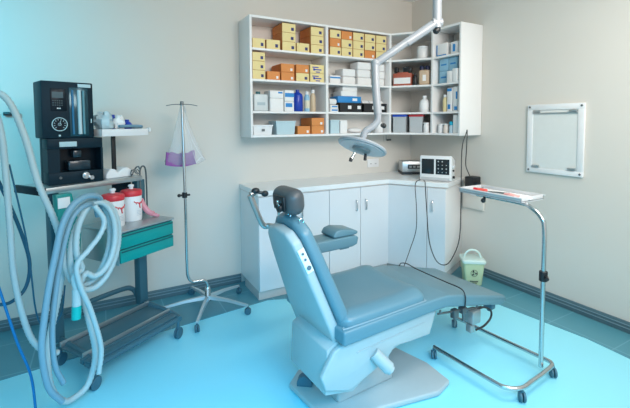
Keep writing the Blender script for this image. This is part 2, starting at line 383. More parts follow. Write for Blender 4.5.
# diagonal bay
t, wd = spot('round_canister', 'white round canister on the top shelf of the corner bay', 'canister', 'D', 1, .24, .356, .06)
obj('canister_body', B().lathe([(wd*.48, 0), (wd*.5, .004), (wd*.5, .11), (wd*.47, .115)], (0, .06, 0)), BWHITE, t)
obj('lid', B().lathe([(wd*.51, .1155), (wd*.51, .128), (wd*.46, .132)], (0, .06, 0)), BWHITE, t)
t, wd = spot('instrument_case', 'red-brown case with a wide white label on the second corner shelf', 'case', 'D', 2, .018, .203, .03)
RB = mat('red_brown_plastic', (.42, .10, .06), .5)
obj('case_body', B().box(-wd/2, wd/2, 0, .14, 0, .125, .006, 2), RB, t)
obj('case_label', B().box(-wd*.45, wd*.45, -.0015, .001, .02, .08), PAPER, t)
obj('handle', B().box(-wd*.3, wd*.3, .03, .05, .1255, .138, .003), RB, t)
for a, b, q in ((.02, .06, 'left'), (.11, .195, 'right')):
    t, wd = spot('black_case', f'small black box on the red-brown case, {q} one', 'box', 'D', 2, a, b, .07, .139)
    obj('case_body', B().box(-wd/2, wd/2, 0, .06, 0, .05, .004).box(-wd*.2, wd*.2, .02, .04, .05, .058, .002), BLACK, t)
bottle('dark_bottle', 'small black bottle between the red-brown case and the beige jar', 'D', 2, .215, .258, .123, BLACK, BLACK)
t, wd = spot('twin_cap_jar', 'beige plastic jar with two dark blue caps and a white label', 'jar', 'D', 2, .270, .379, .04)
obj('jar_body', B().box(-wd/2, wd/2, 0, .09, 0, .150, .02, 4), mat('tan_plastic', (.58, .43, .30), .45), t)
for sx in (-.028, .028): obj('cap', B().lathe([(.02, .1505), (.023, .153), (.023, .185), (.02, .19)], (sx, .045, 0)), mat('navy_plastic', (.01, .015, .06), .4), t)
obj('jar_label', B().box(-.014, .018, -.0015, .001, .04, .1), PAPER, t)
bottle('plastic_jug', 'white jug with a narrow neck on the third corner shelf', 'D', 3, .276, .376, .165, BWHITE, BWHITE, sh=.3, capr=.35, lab=PAPER)
tub('lidded_tub', 'clear tub with a blue lid on the bottom corner shelf', 'D', 4, .018, .157, .158, CLEAR, dep=.13, flare=.08, lid=mat('blue_lid_plastic', (.015, .07, .5), .35))
tub('lidded_tub', 'clear tub with a red lid on the bottom corner shelf', 'D', 4, .180, .318, .158, CLEAR, dep=.13, flare=.08, ins=.045, lid=RED)
bottle('pill_jar', 'squat white jar in front of the red-lidded tub', 'D', 4, .322, .380, .10, BWHITE, BWHITE, capr=.85, ins=.015)
# right wing
carton('white box with blue edges on the top shelf of the right wing', 'B', 1, 2.800, 2.668, .12, band=[(.02, .12, -.45, .45), (.1, .9, -.48, -.4)])
carton('white and blue box nearest the right end on the top shelf', 'B', 1, 2.626, 2.532, .112, band=[(.2, .8, -.2, .1)])
for i, (a, b) in enumerate(((2.778, 2.667), (2.663, 2.559))):
    for j in range(2):
        carton(f'light blue box, {["lower","upper"][j]} of the {["inner","outer"][i]} stack on the right wing', 'B', 2, a, b, .117, j*.118, ins=.05, dep=.14, m=LBLUE, band=[(.44, .56, -.3, .3)])
carton('small white box in front of the outer light blue stack', 'B', 2, 2.640, 2.580, .105, ins=.003, dep=.04)
carton('small white box at the right end before the light blue boxes', 'B', 2, 2.576, 2.516, .12, ins=.003, dep=.04)
bottle('ointment_bottle', 'small pale yellow bottle on the third shelf of the right wing', 'B', 3, 2.725, 2.672, .16, mat('pale_yellow_plastic', (.78, .66, .36), .5), BWHITE, capr=.7)
carton('tall white carton with blue print beside the pale yellow bottle', 'B', 3, 2.660, 2.600, .22, band=[(.1, .3, -.3, .2), (.85, .97, -.45, .45)])
carton('tall white carton with blue print nearest the right end, third shelf', 'B', 3, 2.588, 2.530, .224, band=[(.05, .2, -.2, .4), (.5, .8, .1, .4)])
bottle('pill_jar', 'small white jar at the inner end of the right wing bottom shelf', 'B', 4, 2.785, 2.727, .088, BWHITE, BWHITE, capr=.8)
bottle('pill_jar', 'small cream jar beside the white jar on the right wing', 'B', 4, 2.716, 2.660, .088, mat('cream_plastic', (.75, .68, .62), .5), BWHITE, capr=.8)
bottle('eye_drop_bottle', 'small bottle with a bright blue cap on the right wing', 'B', 4, 2.640, 2.595, .108, mat('pale_blue_plastic', (.45, .6, .7), .4), mat('cyan_cap', (.0, .4, .6), .4), capr=.8, caph=.35)
carton('upright white box at the right end of the bottom shelf', 'B', 4, 2.583, 2.519, .17)

# ------------------------------------------------------------------ base cabinets and counter
DC = .47; YC = YA-DC; XK, YK, XC, YW = 2.397, 2.483, 2.683, 2.665
tb = thing('countertop', 'white countertop running along the wall and round the corner', 'countertop', (XK, YC, .86))
cp = [(1.078, YA-.001), (1.078, YC), (XK, YC), (XC, YK), (XB-.001, YW), (XB-.001, YA-.001)]
L(obj('worktop', B().prism(cp, .86, .90, 'z', .002, 1), COUNTER, tb))
ins = [(1.084, YA-.01), (1.084, YC+.006), (XK+.004, YC+.006), (XC+.002, YK+.008), (XB-.002, YW+.006), (XB-.002, YA-.01)]
L(obj('edge_strip', B().prism(ins, .8535, .8598, 'z'), EDGE, tb))
KH = .075; YF = YC+.02
def cabinet(name, label, poly, doors, kick, handles):
    t = thing(name, label, 'cabinet', (poly[0][0], poly[0][1], 0))
    L(obj('carcass', B().prism(poly, KH, .853, 'z', .001, 1), WHITE, t))
    L(obj('kickboard', B().prism(kick, 0.004, KH-.001, 'z'), KICK, t))
    for k, (a, b) in enumerate(doors):
        a, b = Vector((*a, 0)), Vector((*b, 0)); e = (b-a).normalized(); n = Vector((e.y, -e.x, 0)); a2 = a+e*.002; b2 = b-e*.002
        q = [a2+n*.001, b2+n*.001, b2+n*.017, a2+n*.017]
        d = L(obj('door', B().prism([(p.x, p.y) for p in q], KH+.004, .848, 'z', .001, 1), WDOOR, t))
        h = handles[k]
        if h is not None:
            c = (b2-e*.05 if h > 0 else a2+e*.05)+n*.017
            z0, z1 = .64, .735
            pts = [c+Vector((0, 0, z0)), c+n*.022+Vector((0, 0, z0+.006)), c+n*.026+Vector((0, 0, (z0+z1)/2)), c+n*.022+Vector((0, 0, z1-.006)), c+Vector((0, 0, z1))]
            hd = obj('handle', B().tube(pts, .0055, 8), CHROME, d)
    return t
cabinet('base_cabinet', 'white two-door base cabinet behind the chair back, left end of the run',
        [(1.086, YF), (1.7405, YF), (1.7405, YA-.002), (1.086, YA-.002)], [((1.086, YF), (1.413, YF)), ((1.413, YF), (1.7405, YF))],
        [(1.086, YF+.004), (1.7405, YF+.004), (1.7405, YA-.1), (1.086, YA-.1)], [1, -1])
cabinet('base_cabinet', 'white two-door base cabinet with paired bow handles beside the corner unit',
        [(1.7415, YF), (XK+.008, YF), (XK+.008, YA-.002), (1.7415, YA-.002)], [((1.7415, YF), (2.075, YF)), ((2.075, YF), (XK+.006, YF))],
        [(1.7415, YF+.004), (XK+.006, YF+.004), (XK+.006, YA-.1), (1.7415, YA-.1)], [1, -1])
a = Vector((XK+.012, YF)); b = Vector((XC+.004, YK+.024)); mid = a.lerp(b, .70)
cabinet('corner_cabinet', 'white angled corner cabinet under the monitor with a narrow handled door',
        [(a.x, a.y), (b.x, b.y), (XB-.003, YW+.02), (XB-.003, YA-.002), (a.x, YA-.002)], [(tuple(a), tuple(mid)), (tuple(mid), tuple(b))],
        [(a.x+.006, a.y), (b.x+.006, b.y+.006), (XB-.02, YW+.026), (XB-.02, YA-.1), (a.x+.006, YA-.1)], [None, -1])

# ------------------------------------------------------------------ wall fittings
t = thing('film_viewer', 'white framed light box with clips, hanging on the right wall', 'light box', (XB, 1.79, 1.30))
FV = mat('viewer_panel', (.74, .76, .74), .3)
y0, y1, z0, z1 = 1.566-1.79, 2.007-1.79, 1.033-1.30, 1.583-1.30
fb = B(); bw = .045
fb.box(-.02, -.001, y0, y1, z0, z0+bw*.9, .003).box(-.02, -.001, y0, y1, z1-bw, z1, .003).box(-.02, -.001, y0, y0+bw, z0+bw*.9, z1-bw, .002).box(-.02, -.001, y1-bw, y1, z0+bw*.9, z1-bw, .002)
obj('viewer_frame', fb, BWHITE, t)
obj('glass_panel', B().box(-.014, -.001, y0+bw+.001, y1-bw-.001, z0+bw*.9+.001, z1-bw-.001), FV, t)
obj('top_rail', B().box(-.024, -.0145, y0+bw, y1-bw, z1-bw-.03, z1-bw-.022, .001), STEEL, t)
for yy in (y0+bw+.035, y1-bw-.035):
    obj('film_clip', B().box(-.030, -.0145, yy-.028, yy+.028, z1-bw-.020, z1-bw-.004, .003), STEEL, t)
    obj('film_clip', B().box(-.030, -.0145, yy-.028, yy+.028, z0+bw, z0+bw+.018, .003), STEEL, t)
for yy in (y0+.02, y1-.02):
    for zz in (z0+.02, z1-.02): obj('mounting_screw', B().disc_on((-.0205, yy, zz), (-1, 0, 0), .008, .004), DSTEEL, t)
t = thing('wall_socket', 'white wall socket under the corner cupboard beside the lamp head', 'socket', (2.755, YA, 1.27))
obj('faceplate', B().box(-.05, .05, -.008, -.0005, -.04, .04, .002), WALL, t)
obj('plug', B().box(-.018, .004, -.03, -.0085, -.026, -.008, .004).box(.012, .034, -.03, -.0085, -.024, -.006, .004), DSTEEL, t)
obj('wire', B().tube([(-.025, -.012, .05), (-.022, -.014, 0), (-.012, -.02, -.015)], .0018, 6), DSTEEL, t)
t = thing('wall_socket', 'white double wall socket above the counter, left of the steel box', 'socket', (2.56, YA, 1.01))
obj('faceplate', B().box(-.075, .075, -.01, -.0005, -.045, .045, .003), BWHITE, t)
obj('socket_hole', B().box(-.04, -.034, -.012, -.0102, -.012, -.004).box(-.028, -.022, -.012, -.0102, -.012, -.004).box(.022, .028, -.012, -.0102, -.012, -.004).box(.034, .04, -.012, -.0102, -.012, -.004), DSTEEL, t)
t = thing('trunking_box', 'pale wall socket box behind the instrument tray', 'socket', (XB, 2.535, .78))
obj('faceplate', B().box(-.03, -.0005, -.12, .12, -.16, .08, .006), WALL, t)
obj('socket_face', B().box(-.036, -.0305, -.10, .02, -.03, .07, .003), BWHITE, t)
t = thing('power_adapter', 'black plug-in power adapter on the wall behind the tray', 'power adapter', (3.03, 2.52, .880))
obj('adapter_body', B().box(-.04, .065, -.055, .045, -.045, .055, .008, 2).box(-.02, .03, -.085, -.055, -.03, .01, .005), BLACK, t)
o = obj('power_cable', B().tube([(3.03, 2.535, .932), (3.01, 2.54, .97), (2.95, 2.52, 1.05), (2.88, 2.455, 1.20), (2.85, 2.425, 1.33), (2.825, 2.405, 1.375), (2.80, 2.395, 1.34), (2.75, 2.393, 1.20),
      (2.748, 2.393, .76), (2.740, 2.397, .42), (2.69, 2.43, .24), (2.63, 2.457, .18), (2.555, 2.49, .225), (2.500, 2.52, .40), (2.478, 2.535, .70), (2.49, 2.565, .88), (2.52, 2.60, .913), (2.56, 2.655, .912)], .0042, 8), CABLE)
tag(o, 'thin black cable looping from the adapter past the cupboard down to the monitor', 'cable')

# monitor and steel box on the counter
t = thing('patient_monitor', 'white two-screen patient monitor standing on the counter corner', 'monitor', (2.685, 2.64, .9005), math.radians(-60))
W2, Hh = .145, .235
obj('monitor_case', B().prism([(-.0, .012), (.02, 0), (.14, 0), (.15, .19), (.03, Hh), (.0, Hh)], -W2, W2, 'x', .008, 3, M=Matrix()), BWHITE, t)
SCRN = mat('dark_screen', (.02, .025, .03), .15)
obj('screen', B().box(-.127, -.012, -.003, .001, .065, .205, .001), SCRN, t)
kp = obj('keypad', B().box(.004, .127, -.003, .001, .065, .205, .001), SCRN, t)
kb = B()
for i in range(3):
    for j in range(4):
        if (i, j) != (2, 3): kb.disc_on((.028+i*.036, -.0032, .085+j*.033), (0, -1, 0), .007 if j % 2 else .005, .003, 10)
obj('key', kb, mat('key_grey', (.35, .38, .4), .5), kp)
obj('bottom_strip', B().box(-.13, .13, -.004, .0, .015, .035, .001), mat('light_grey_plastic', (.5, .53, .55), .5), t)
obj('side_knob', B().cyl((W2+.0005, .05, .04), (W2+.02, .05, .04), .012).cyl((W2+.0005, .05, .10), (W2+.014, .05, .10), .009), BLACK, t)
obj('handle', B().box(W2+.0005, W2+.012, .02, .10, .125, .15, .004), BWHITE, t)
t = thing('steel_instrument_box', 'small steel box with a black front display beside the monitor', 'instrument', (2.90, 3.20, .9005), math.radians(-30))
obj('housing', B().box(-.118, .118, -.11, .11, .026, .135, .006, 2), STEEL, t)
obj('base', B().box(-.121, .121, -.118, .11, 0, .0255, .003), BLACK, t)
dp = obj('display', B().box(-.06, .085, -.114, -.1105, .06, .105, .003), BLACK, t)
obj('display_window', B().box(-.045, -.02, -.1155, -.1143, .07, .09).box(-.005, .02, -.1155, -.1143, .07, .09).box(.035, .07, -.1155, -.1143, .07, .09), mat('grey_window', (.3, .33, .33), .3), dp)
o = obj('sensor_cable', B().tube([(2.57, 2.715, .912), (2.535, 2.695, .914), (2.48, 2.67, .905), (2.445, 2.645, .86), (2.42, 2.60, .70), (2.40, 2.58, .50), (2.33, 2.58, .33), (2.20, 2.52, .20), (1.98, 2.32, .20), (1.80, 2.10, .44),
      (1.77, 2.00, .494), (1.765, 1.90, .492), (1.77, 1.78, .490), (1.775, 1.65, .489), (1.77, 1.53, .492), (1.765, 1.495, .46), (1.77, 1.50, .40)], .0035, 8), CABLE)
tag(o, 'thin black sensor cable dropping from the monitor and lying across the leg rest', 'cable')

# ------------------------------------------------------------------ yellow-green sharps bin
t = thing('sharps_bin', 'pale yellow-green bin with white lid and arched handle on the floor', 'bin', (2.875, 2.365, .004), math.radians(-38))
YG = mat('yellow_green_plastic', (.55, .66, .42), .45)
LIDM = mat('pale_green_lid', (.66, .80, .74), .4)
def rr(a, b, z, c=.02, n=4):
    P = []
    for sx, sy, a0 in ((1, 1, 0), (-1, 1, 90), (-1, -1, 180), (1, -1, 270)):
        for k in range(n+1):
            th = math.radians(a0+90*k/n); P.append((sx*(a-c)+c*math.cos(th), sy*(b-c)+c*math.sin(th), z))
    return P
obj('bin_body', B().loft([rr(.068, .065, 0), rr(.072, .069, .006), rr(.088, .084, .19), rr(.088, .084, .20)]), YG, t)
obj('lid', B().loft([rr(.098, .094, .2005), rr(.100, .096, .206), rr(.100, .096, .222), rr(.09, .086, .232)]), LIDM, t)
obj('handle', B().tube([(-.07, 0, .228), (-.062, 0, .262), (-.03, 0, .292), (0, 0, .298), (.03, 0, .292), (.062, 0, .262), (.07, 0, .228)], .009, 8), LIDM, t)
em = B()
import itertools
ring = [(.028*math.cos(2*PI*k/24), -.0825, .115+.028*math.sin(2*PI*k/24)) for k in range(25)]
em.tube(ring, .0016, 6, smooth=False)
for k in range(3):
    an = PI/2+k*2*PI/3; em.tube([(.006*math.cos(an), -.083, .115+.006*math.sin(an)), (.022*math.cos(an+.3), -.084, .115+.022*math.sin(an+.3)), (.013*math.cos(an+1.1), -.083, .115+.013*math.sin(an+1.1))], .0032, 6)
obj('hazard_emblem', em, BLACK, t)
obj('printed_line', B().box(-.035, .035, -.0775, -.07, .035, .042).box(-.025, .025, -.0765, -.07, .022, .027), mat('dark_print', (.06, .09, .08), .6), t)

# ------------------------------------------------------------------ drip stand
DX, DY = .693, 3.045
t = thing('drip_stand', 'chrome drip stand on a five-star castor base by the back wall', 'drip stand', (DX, DY, 0))
sx = -.150
obj('pole', B().tube([(sx-.008, 0, 1.585), (sx-.004, 0, 1.2), (sx, 0, .8), (sx, 0, .40), (sx+.006, 0, .29), (sx+.035, 0, .245), (sx+.08, 0, .240), (sx+.125, 0, .235), (-.004, 0, .205), (0, 0, .16)], .0105, 12), CHROME, t)
obj('hub', B().lathe([(.030, .075), (.033, .085), (.024, .10), (.022, .17), (.017, .178)]), CHROME, t)
obj('height_clamp', B().cyl((sx-.004, 0, .89), (sx-.004, 0, .93), .019).cyl((sx-.04, -.004, .91), (sx+.034, -.004, .91), .008).sphere((sx-.044, -.004, .91), .013), BLACK, t)
hk = B()
for sgn in (-1, 1): hk.tube([(sx-.008, 0, 1.583), (sx-.008+sgn*.06, -.02*sgn, 1.581), (sx-.008+sgn*.105, -.03*sgn, 1.572)], .003, 6)
hk.cyl((sx-.008, 0, 1.575), (sx-.008, 0, 1.605), .013)
obj('hook_bar', hk, DSTEEL, t)
CAST = mat('castor_grey_blue', (.05, .14, .19), .5)
def castor(b, x, y, r=.026, rz=0, z=0):
    c, s_ = math.cos(rz), math.sin(rz)
    for q in (-1, 1):
        o_ = Vector((x-s_*q*.009, y+c*q*.009, z+r)); d = Vector((-s_, c, 0))*.006
        b.cyl(o_-d, o_+d, r, n=18)
for k in range(5):
    a = math.radians(-116+72*k); R = .335
    ex, ey = R*math.cos(a), R*math.sin(a)
    if ey > .335: pass
    p = [(.02*math.cos(a), .02*math.sin(a), .10), (.5*ex, .5*ey, .092), (ex, ey, .068)]
    lb = B()
    rings = []
    for j, (px, py, pz) in enumerate(p):
        wv = (.019, .014, .011)[j]; hv = (.012, .009, .007)[j]
        nx, ny = -math.sin(a), math.cos(a)
        rings.append([(px+nx*wv, py+ny*wv, pz-hv), (px+nx*wv*.7, py+ny*wv*.7, pz+hv), (px-nx*wv*.7, py-ny*wv*.7, pz+hv), (px-nx*wv, py-ny*wv, pz-hv)])
    lb.loft(rings)
    lg = obj('leg', lb, mat('satin_aluminium', (.55, .62, .65), .35, .6), t)
    cb = B(); castor(cb, ex, ey, .025, a+.4); cb.cyl((ex, ey, .05), (ex, ey, .061), .008)
    obj('castor', cb, CAST, lg)
# plastic bag and purple pouch behind the pole
PLAST = mat('clear_plastic_film', (.80, .83, .86), .15, alpha=.26)
bx, by = DX+sx, DY+.075
o = thing('plastic_bag', 'clear plastic bag hanging from the drip stand hook', 'bag', (bx, by, 1.165))
rings = []
for z, wl, wr, d in ((.41, -.008, .012, .008), (.36, -.02, .03, .014), (.26, -.045, .062, .03), (.12, -.08, .115, .045), (.03, -.115, .155, .05), (-.005, -.13, .175, .04), (-.035, -.09, .12, .022)):
    rg = []
    for k in range(24):
        a = 2*PI*k/24; xx = math.cos(a); q = 1+.10*math.sin(5*a+z*20)
        rg.append(((wl+wr)/2+xx*(wr-wl)/2, math.sin(a)*d*q, z))
    rings.append(rg)
obj('bag_film', B().loft(rings), PLAST, o)
obj('bag_handle', B().tube([(0, -.005, .405), (-.014, -.03, .42), (0, -.075, .41), (.02, -.03, .395), (.03, -.0, .36)], .004, 6), mat('bunched_film', (.75, .80, .84), .3, alpha=.7), o)
cr = B()
cr.tube([(.01, -.02, .34), (.05, -.035, .2), (.10, -.04, .08), (.15, -.03, .005)], .0022, 6).tube([(.012, -.02, .34), (.035, -.04, .22), (.07, -.045, .06), (.09, -.05, -.02)], .0018, 6).tube([(.09, -.045, -.02), (.13, -.04, .02), (.155, -.02, 0)], .003, 6)
obj('film_crease', cr, mat('film_highlight', (.88, .9, .92), .3, alpha=.55), o)
PUR = mat('purple_cloth', (.30, .09, .32), .8, var=.15, scale=60)
g = B(); rings = []
NX = 14
def sag(u): return -.028*(1-u*u)
top = []; 
for j in range(NX+1):
    u = -1+2*j/NX; x = u*.100; zt = .052+sag(u)*.6+.006*math.sin(9*u); zb = -.052-(.016*(1-u*u))+.003
    x0 = x*(1.0 if True else 1); th = .020+.004*math.sin(7*u)
    rings.append([(x*1.08, -th, zb), (x, -th*.8, zt), (x, th*.8, zt), (x*1.08, th, zb)])
g.loft(rings)
o = obj('cloth_pouch', g, PUR); o.location = (bx-.014, by, 1.183)
tag(o, 'purple folded cloth pouch lying inside the hanging plastic bag', 'pouch')

# ------------------------------------------------------------------ instrument (overbed) stand with tray
t = thing('tray_stand', 'chrome wheeled U-base stand carrying the instrument tray', 'stand', (2.05, 1.30, 0))
def T2(x, y, z): return (x-2.05, y-1.30, z)
obj('base_frame', B().tube([T2(2.135, 1.90, .075), T2(2.16, 1.60, .075), T2(2.195, 1.30, .075), T2(2.19, 1.245, .075), T2(2.14, 1.225, .075), T2(1.95, 1.205, .075), T2(1.85, 1.20, .075), T2(1.785, 1.24, .075), T2(1.765, 1.32, .075), T2(1.735, 1.70, .075)], .0115, 10), CHROME, t)
PX, PY = 2.108, 1.258
obj('pole', B().tube([T2(PX, PY, .075), T2(PX, PY, .6), T2(PX-.003, PY+.0, .85), T2(PX-.006, PY+.02, .92), T2(PX-.004, PY+.08, .962), T2(PX+.02, PY+.16, .970), T2(PX+.04, PY+.48, .970)], .0125, 12), CHROME, t)
obj('height_clamp', B().cyl(T2(PX, PY, .565), T2(PX, PY, .62), .022).cyl(T2(PX-.03, PY-.04, .593), T2(PX+.02, PY, .593), .010), BLACK, t)
for (x, y) in ((2.135, 1.90), (2.19, 1.235), (1.855, 1.20), (1.735, 1.70)):
    b_ = B(); castor(b_, x-2.05, y-1.30, .026, .9); b_.cyl(T2(x, y, .05), T2(x, y, .066), .008); obj('castor', b_, CAST, t)
TZ = .984
t2 = obj('tray_pan', B(), STEEL, t); bpy.data.objects.remove(t2)
tr = B(); x0, x1, y0, y1 = 2.085, 2.30, 1.385, 1.83
tr.box(x0-2.05, x1-2.05, y0-1.3, y1-1.3, TZ, TZ+.003)
for q in ((x0, x0+.004, y0, y1), (x1-.004, x1, y0, y1), (x0, x1, y0, y0+.004), (x0, x1, y1-.004, y1)): tr.box(q[0]-2.05, q[1]-2.05, q[2]-1.3, q[3]-1.3, TZ-.006, TZ+.026, .001)
tr.box(x0-.008-2.05, x0-2.05, y0-1.308, y1-1.292, TZ+.019, TZ+.024, .001).box(x1-2.05, x1+.008-2.05, y0-1.308, y1-1.292, TZ+.019, TZ+.024, .001)
obj('tray', tr, mat('satin_tray_steel', (.66, .66, .67), .45, .2), t)
obj('tray_knob', B().cyl(T2(2.12, 1.66, .95), T2(2.12, 1.66, .983), .008).sphere(T2(2.11, 1.66, .945), .015), BLACK, t)
TT = TZ+.0035
def tray_item(name, label, cat, b, m, loc, rz):
    o = obj(name, b, m); o.location = (loc[0], loc[1], TT+.0005); o.rotation_euler = (0, 0, rz); return tag(o, label, cat)
tray_item('towel', 'white paper towel lying flat over the tray', 'towel', B().box(-.09, .09, -.19, .19, 0, .004, .001), PAPER, (2.19, 1.60), 0)
TT += .005
o = thing('marker_pen', 'coral red marker lying on the tray', 'pen', (2.16, 1.71, TT+.010), 1.7)
obj('barrel', B().cyl((-.035, 0, 0), (.03, 0, 0), .0095), mat('coral_plastic', (.85, .12, .10), .4), o); obj('cap', B().cyl((.0305, 0, 0), (.06, 0, 0), .0095), RED, o)
sc = B()
sc.tube([(-.07, .004, .005), (0, 0, .006), (.04, -.006, .005)], .004, 6).tube([(-.07, -.006, .008), (0, 0, .009), (.04, .008, .008)], .004, 6)
for s_ in (-1, 1): sc.tube([(.052+.014*math.cos(q*PI/4), s_*.013+.010*math.sin(q*PI/4), .006) for q in range(9)], .003, 6, smooth=False)
tray_item('scissors', 'black-handled scissors lying on the tray', 'scissors', sc, DSTEEL, (2.17, 1.60), 1.9)
tray_item('syringe_packet', 'red and white packet beside the scissors on the tray', 'packet', B().box(-.05, .05, -.02, .02, 0, .010, .003), mat('pink_print_paper', (.85, .40, .38), .6), (2.18, 1.51), 1.3)
tray_item('paper_sheet', 'small white folded paper near the pole end of the tray', 'paper', B().box(-.05, .05, -.035, .035, 0, .006, .002), PAPER, (2.19, 1.42), .3)
tray_item('metal_forceps', 'dark steel forceps at the cupboard end of the tray', 'forceps', B().tube([(-.06, .008, .004), (0, .005, .008), (.06, 0, .004)], .003, 6).tube([(-.06, -.008, .004), (0, -.005, .008), (.06, 0, .004)], .003, 6), DSTEEL, (2.22, 1.76), .5)

# ------------------------------------------------------------------ ceiling surgical lamp
c0 = Vector((1.656, 1.629, 0))
t = thing('surgical_lamp', 'grey-white surgical lamp with round head on a jointed ceiling arm', 'lamp', (c0.x, c0.y, ZC))
def S(p): return (p[0]-c0.x, p[1]-c0.y, p[2]-ZC)
obj('ceiling_mount', B().lathe([(.09, -.03), (.10, -.02), (.10, -.0008)]), LAMPW, t)
obj('drop_pole', B().cyl((0, 0, -.70), (0, 0, -.031), .017), LAMPW, t)
obj('upper_joint', B().cyl((0, 0, -.82), (0, 0, -.65), .025).cyl((-.026, .012, -.79), (.026, -.012, -.79), .024), LAMPW, t)
obj('joint_knob', B().cyl((0, 0, -.838), (0, 0, -.8205), .020).sphere((-.006, 0, -.836), .018), BLACK, t)
e0 = Vector((1.656, 1.629, 2.00)); e1 = Vector((1.352, 1.787, 1.772))
obj('spring_arm', B().tube([S(e0-Vector((.02, -.01, .01))), S(e1)], .022, 12, smooth=False).tube([S(e0), S(e0.lerp(e1, .5))], .0245, 12, smooth=False).sphere(S(e1), .026), LAMPW, t)
obj('lower_arm', B().tube([S((1.348, 1.787, 1.785)), S((1.350, 1.780, 1.62)), S((1.355, 1.769, 1.49))], .0225, 12).tube([S((1.355, 1.769, 1.50)), S((1.352, 1.769, 1.455)), S((1.325, 1.78, 1.42)), S((1.29, 1.795, 1.395)), S((1.275, 1.80, 1.358))], .019, 12), LAMPW, t)
obj('joint_knob', B().sphere(S((1.385, 1.755, 1.425)), .014).cyl(S((1.37, 1.76, 1.43)), S((1.395, 1.75, 1.42)), .01), BLACK, t)
nrm = Vector((.18, .10, 1)).normalized()   # head tips down to the right
view = Vector((.57, .82, 0)); rgt = Vector((.87, -.49, 0))
nrm = (Vector((0, 0, 1))+rgt*.30+view*.33).normalized()
hc = Vector((1.272, 1.801, 1.311)); qM = nrm.to_track_quat('Z', 'Y').to_matrix().to_4x4()
R0 = .140
head = obj('lamp_head', B().lathe([(R0*.90, -.012), (R0*.97, -.011), (R0, -.003), (R0*.97, .006), (R0*.8, .014), (R0*.35, .026), (.03, .038)], S(hc), 40, qM), LAMPW, t)
obj('light_panel', B().lathe([(R0*.86, -.0165), (R0*.88, -.0125), (R0*.885, -.0123)], S(hc), 40, qM), mat('lamp_diffuser', (.66, .56, .56), .25), head)
hb = B().lathe([(.030, -.034), (.05, -.028), (.052, -.0168)], S(hc), 20, qM)
obj('lamp_hub', hb, mat('lamp_hub_grey', (.30, .29, .29), .4), head)
for off, ln, mm, nm in (((-.030, -.02), .04, CHROME, 'handle_bar'), ((.028, .012), .05, BLACK, 'handle_grip')):
    p0 = hc+rgt*off[0]+view*off[1]-nrm*.035; p1 = p0-nrm*ln+rgt*(off[0]*.35)
    obj(nm, B().cyl(S(p0), S(p1), .007, .009), mm, head)
p0 = hc-rgt*.042-view*.02-nrm*.088
obj('handle_bar', B().cyl(S(p0), S(p0+nrm*.02), .010), BLACK, head)
obj('lamp_knob', B().sphere(S(hc+rgt*.105-nrm*.028), .010), BLACK, head)

# ------------------------------------------------------------------ examination chair
HDG = math.radians(3.5)
t = thing('treatment_chair', 'slate blue vinyl treatment chair with a pale grey shell and floor plate', 'chair', (.91, 1.73, .0), HDG)
W = .28
prof = [(0.0, .43), (0.0, .50), (.62, .502), (.72, .496), (.80, .478), (1.24, .366), (1.25, .35), (1.245, .325), (1.20, .315), (.80, .408), (.70, .432), (.60, .436)]
obj('seat_cushion', B().prism(prof, -W, W, 'y', .012, 3), VINYL, t)
# raised pad with soft dip
pb = B(); rings = []
def spow(v, p): return math.copysign(abs(v)**p, v)
X0, X1, CR = .015, .565, .055
for i in range(25):
    q = i/24; x = X0+(X1-X0)*(.5-.5*math.cos(PI*q)); d = min(x-X0, X1-x)
    k = math.sqrt(max(0, 1-(1-min(1, d/CR))**2)); wv = .262-CR*(1-k); hs = .048*max(.25, min(1, (d/.02)))**.5
    rg = []
    for j in range(25):
        th = PI-PI*j/24; y = wv*spow(math.cos(th), .35)
        h = hs+(.010*math.exp(-((abs(y)-.20)/.05)**2)-.014*math.exp(-((x-.28)/.2)**2)*math.exp(-(y/.15)**2)+.008*math.exp(-((x-.50)/.04)**2))*abs(math.sin(th))
        rg.append((x, y, .5005+h*abs(math.sin(th))**.45))
    rings.append(rg)
obj('seat_pad', pb.loft(rings), VINYL, t, 60)
obj('piping', B().tube([(.02, -.245, .503), (.05, -.263, .503), (.50, -.263, .503), (.545, -.25, .503), (.562, -.21, .503)], .004, 6), mat('pale_piping', (.24,.33,.37), .45), t)
# backrest: axis in the x-z plane, lateral y
ang = math.radians(20.5)
bu = Vector((-math.sin(ang), 0, math.cos(ang))); bn = Vector((math.cos(ang), 0, math.sin(ang)))   # up, forward
b0 = Vector((.004, 0, .395))
def BP(s, y, n): v = b0+bu*s+bn*n; return (v.x, y, v.z)
def slab(outline, n0, n1, bev):
    def f(tm):
        A = [tm.verts.new(BP(s, y, n0)) for s, y in outline]; Bv = [tm.verts.new(BP(s, y, n1)) for s, y in outline]
        tm.faces.new(A); tm.faces.new(Bv[::-1]); n = len(outline)
        for i in range(n): tm.faces.new((A[i], Bv[i], Bv[(i+1) % n], A[(i+1) % n]))
        bmesh.ops.recalc_face_normals(tm, faces=tm.faces)
        bmesh.ops.bevel(tm, geom=list(tm.edges), offset=bev, segments=3, affect='EDGES', profile=.5)
    return B().add(f)
shell_o = [(-.06, -.20), (.10, -.205), (.42, -.160), (.53, -.132), (.575, -.09), (.588, 0), (.575, .09), (.53, .132), (.42, .160), (.10, .205), (-.06, .20)]
obj('backrest_shell', slab(shell_o, .0, .052, .014), SHELL, t)
cush = [(.0, -.23), (.12, -.232), (.42, -.178), (.555, -.142), (.605, -.09), (.62, 0), (.605, .09), (.555, .142), (.42, .178), (.12, .232), (.0, .23)]
obj('backrest_cushion', slab(cush, .053, .115, .02), VINYL, t)
cpnl = obj('control_panel', slab([(.385, -.1665), (.385, -.1735), (.50, -.1480), (.50, -.1410)], .008, .044, .003), BWHITE, t)
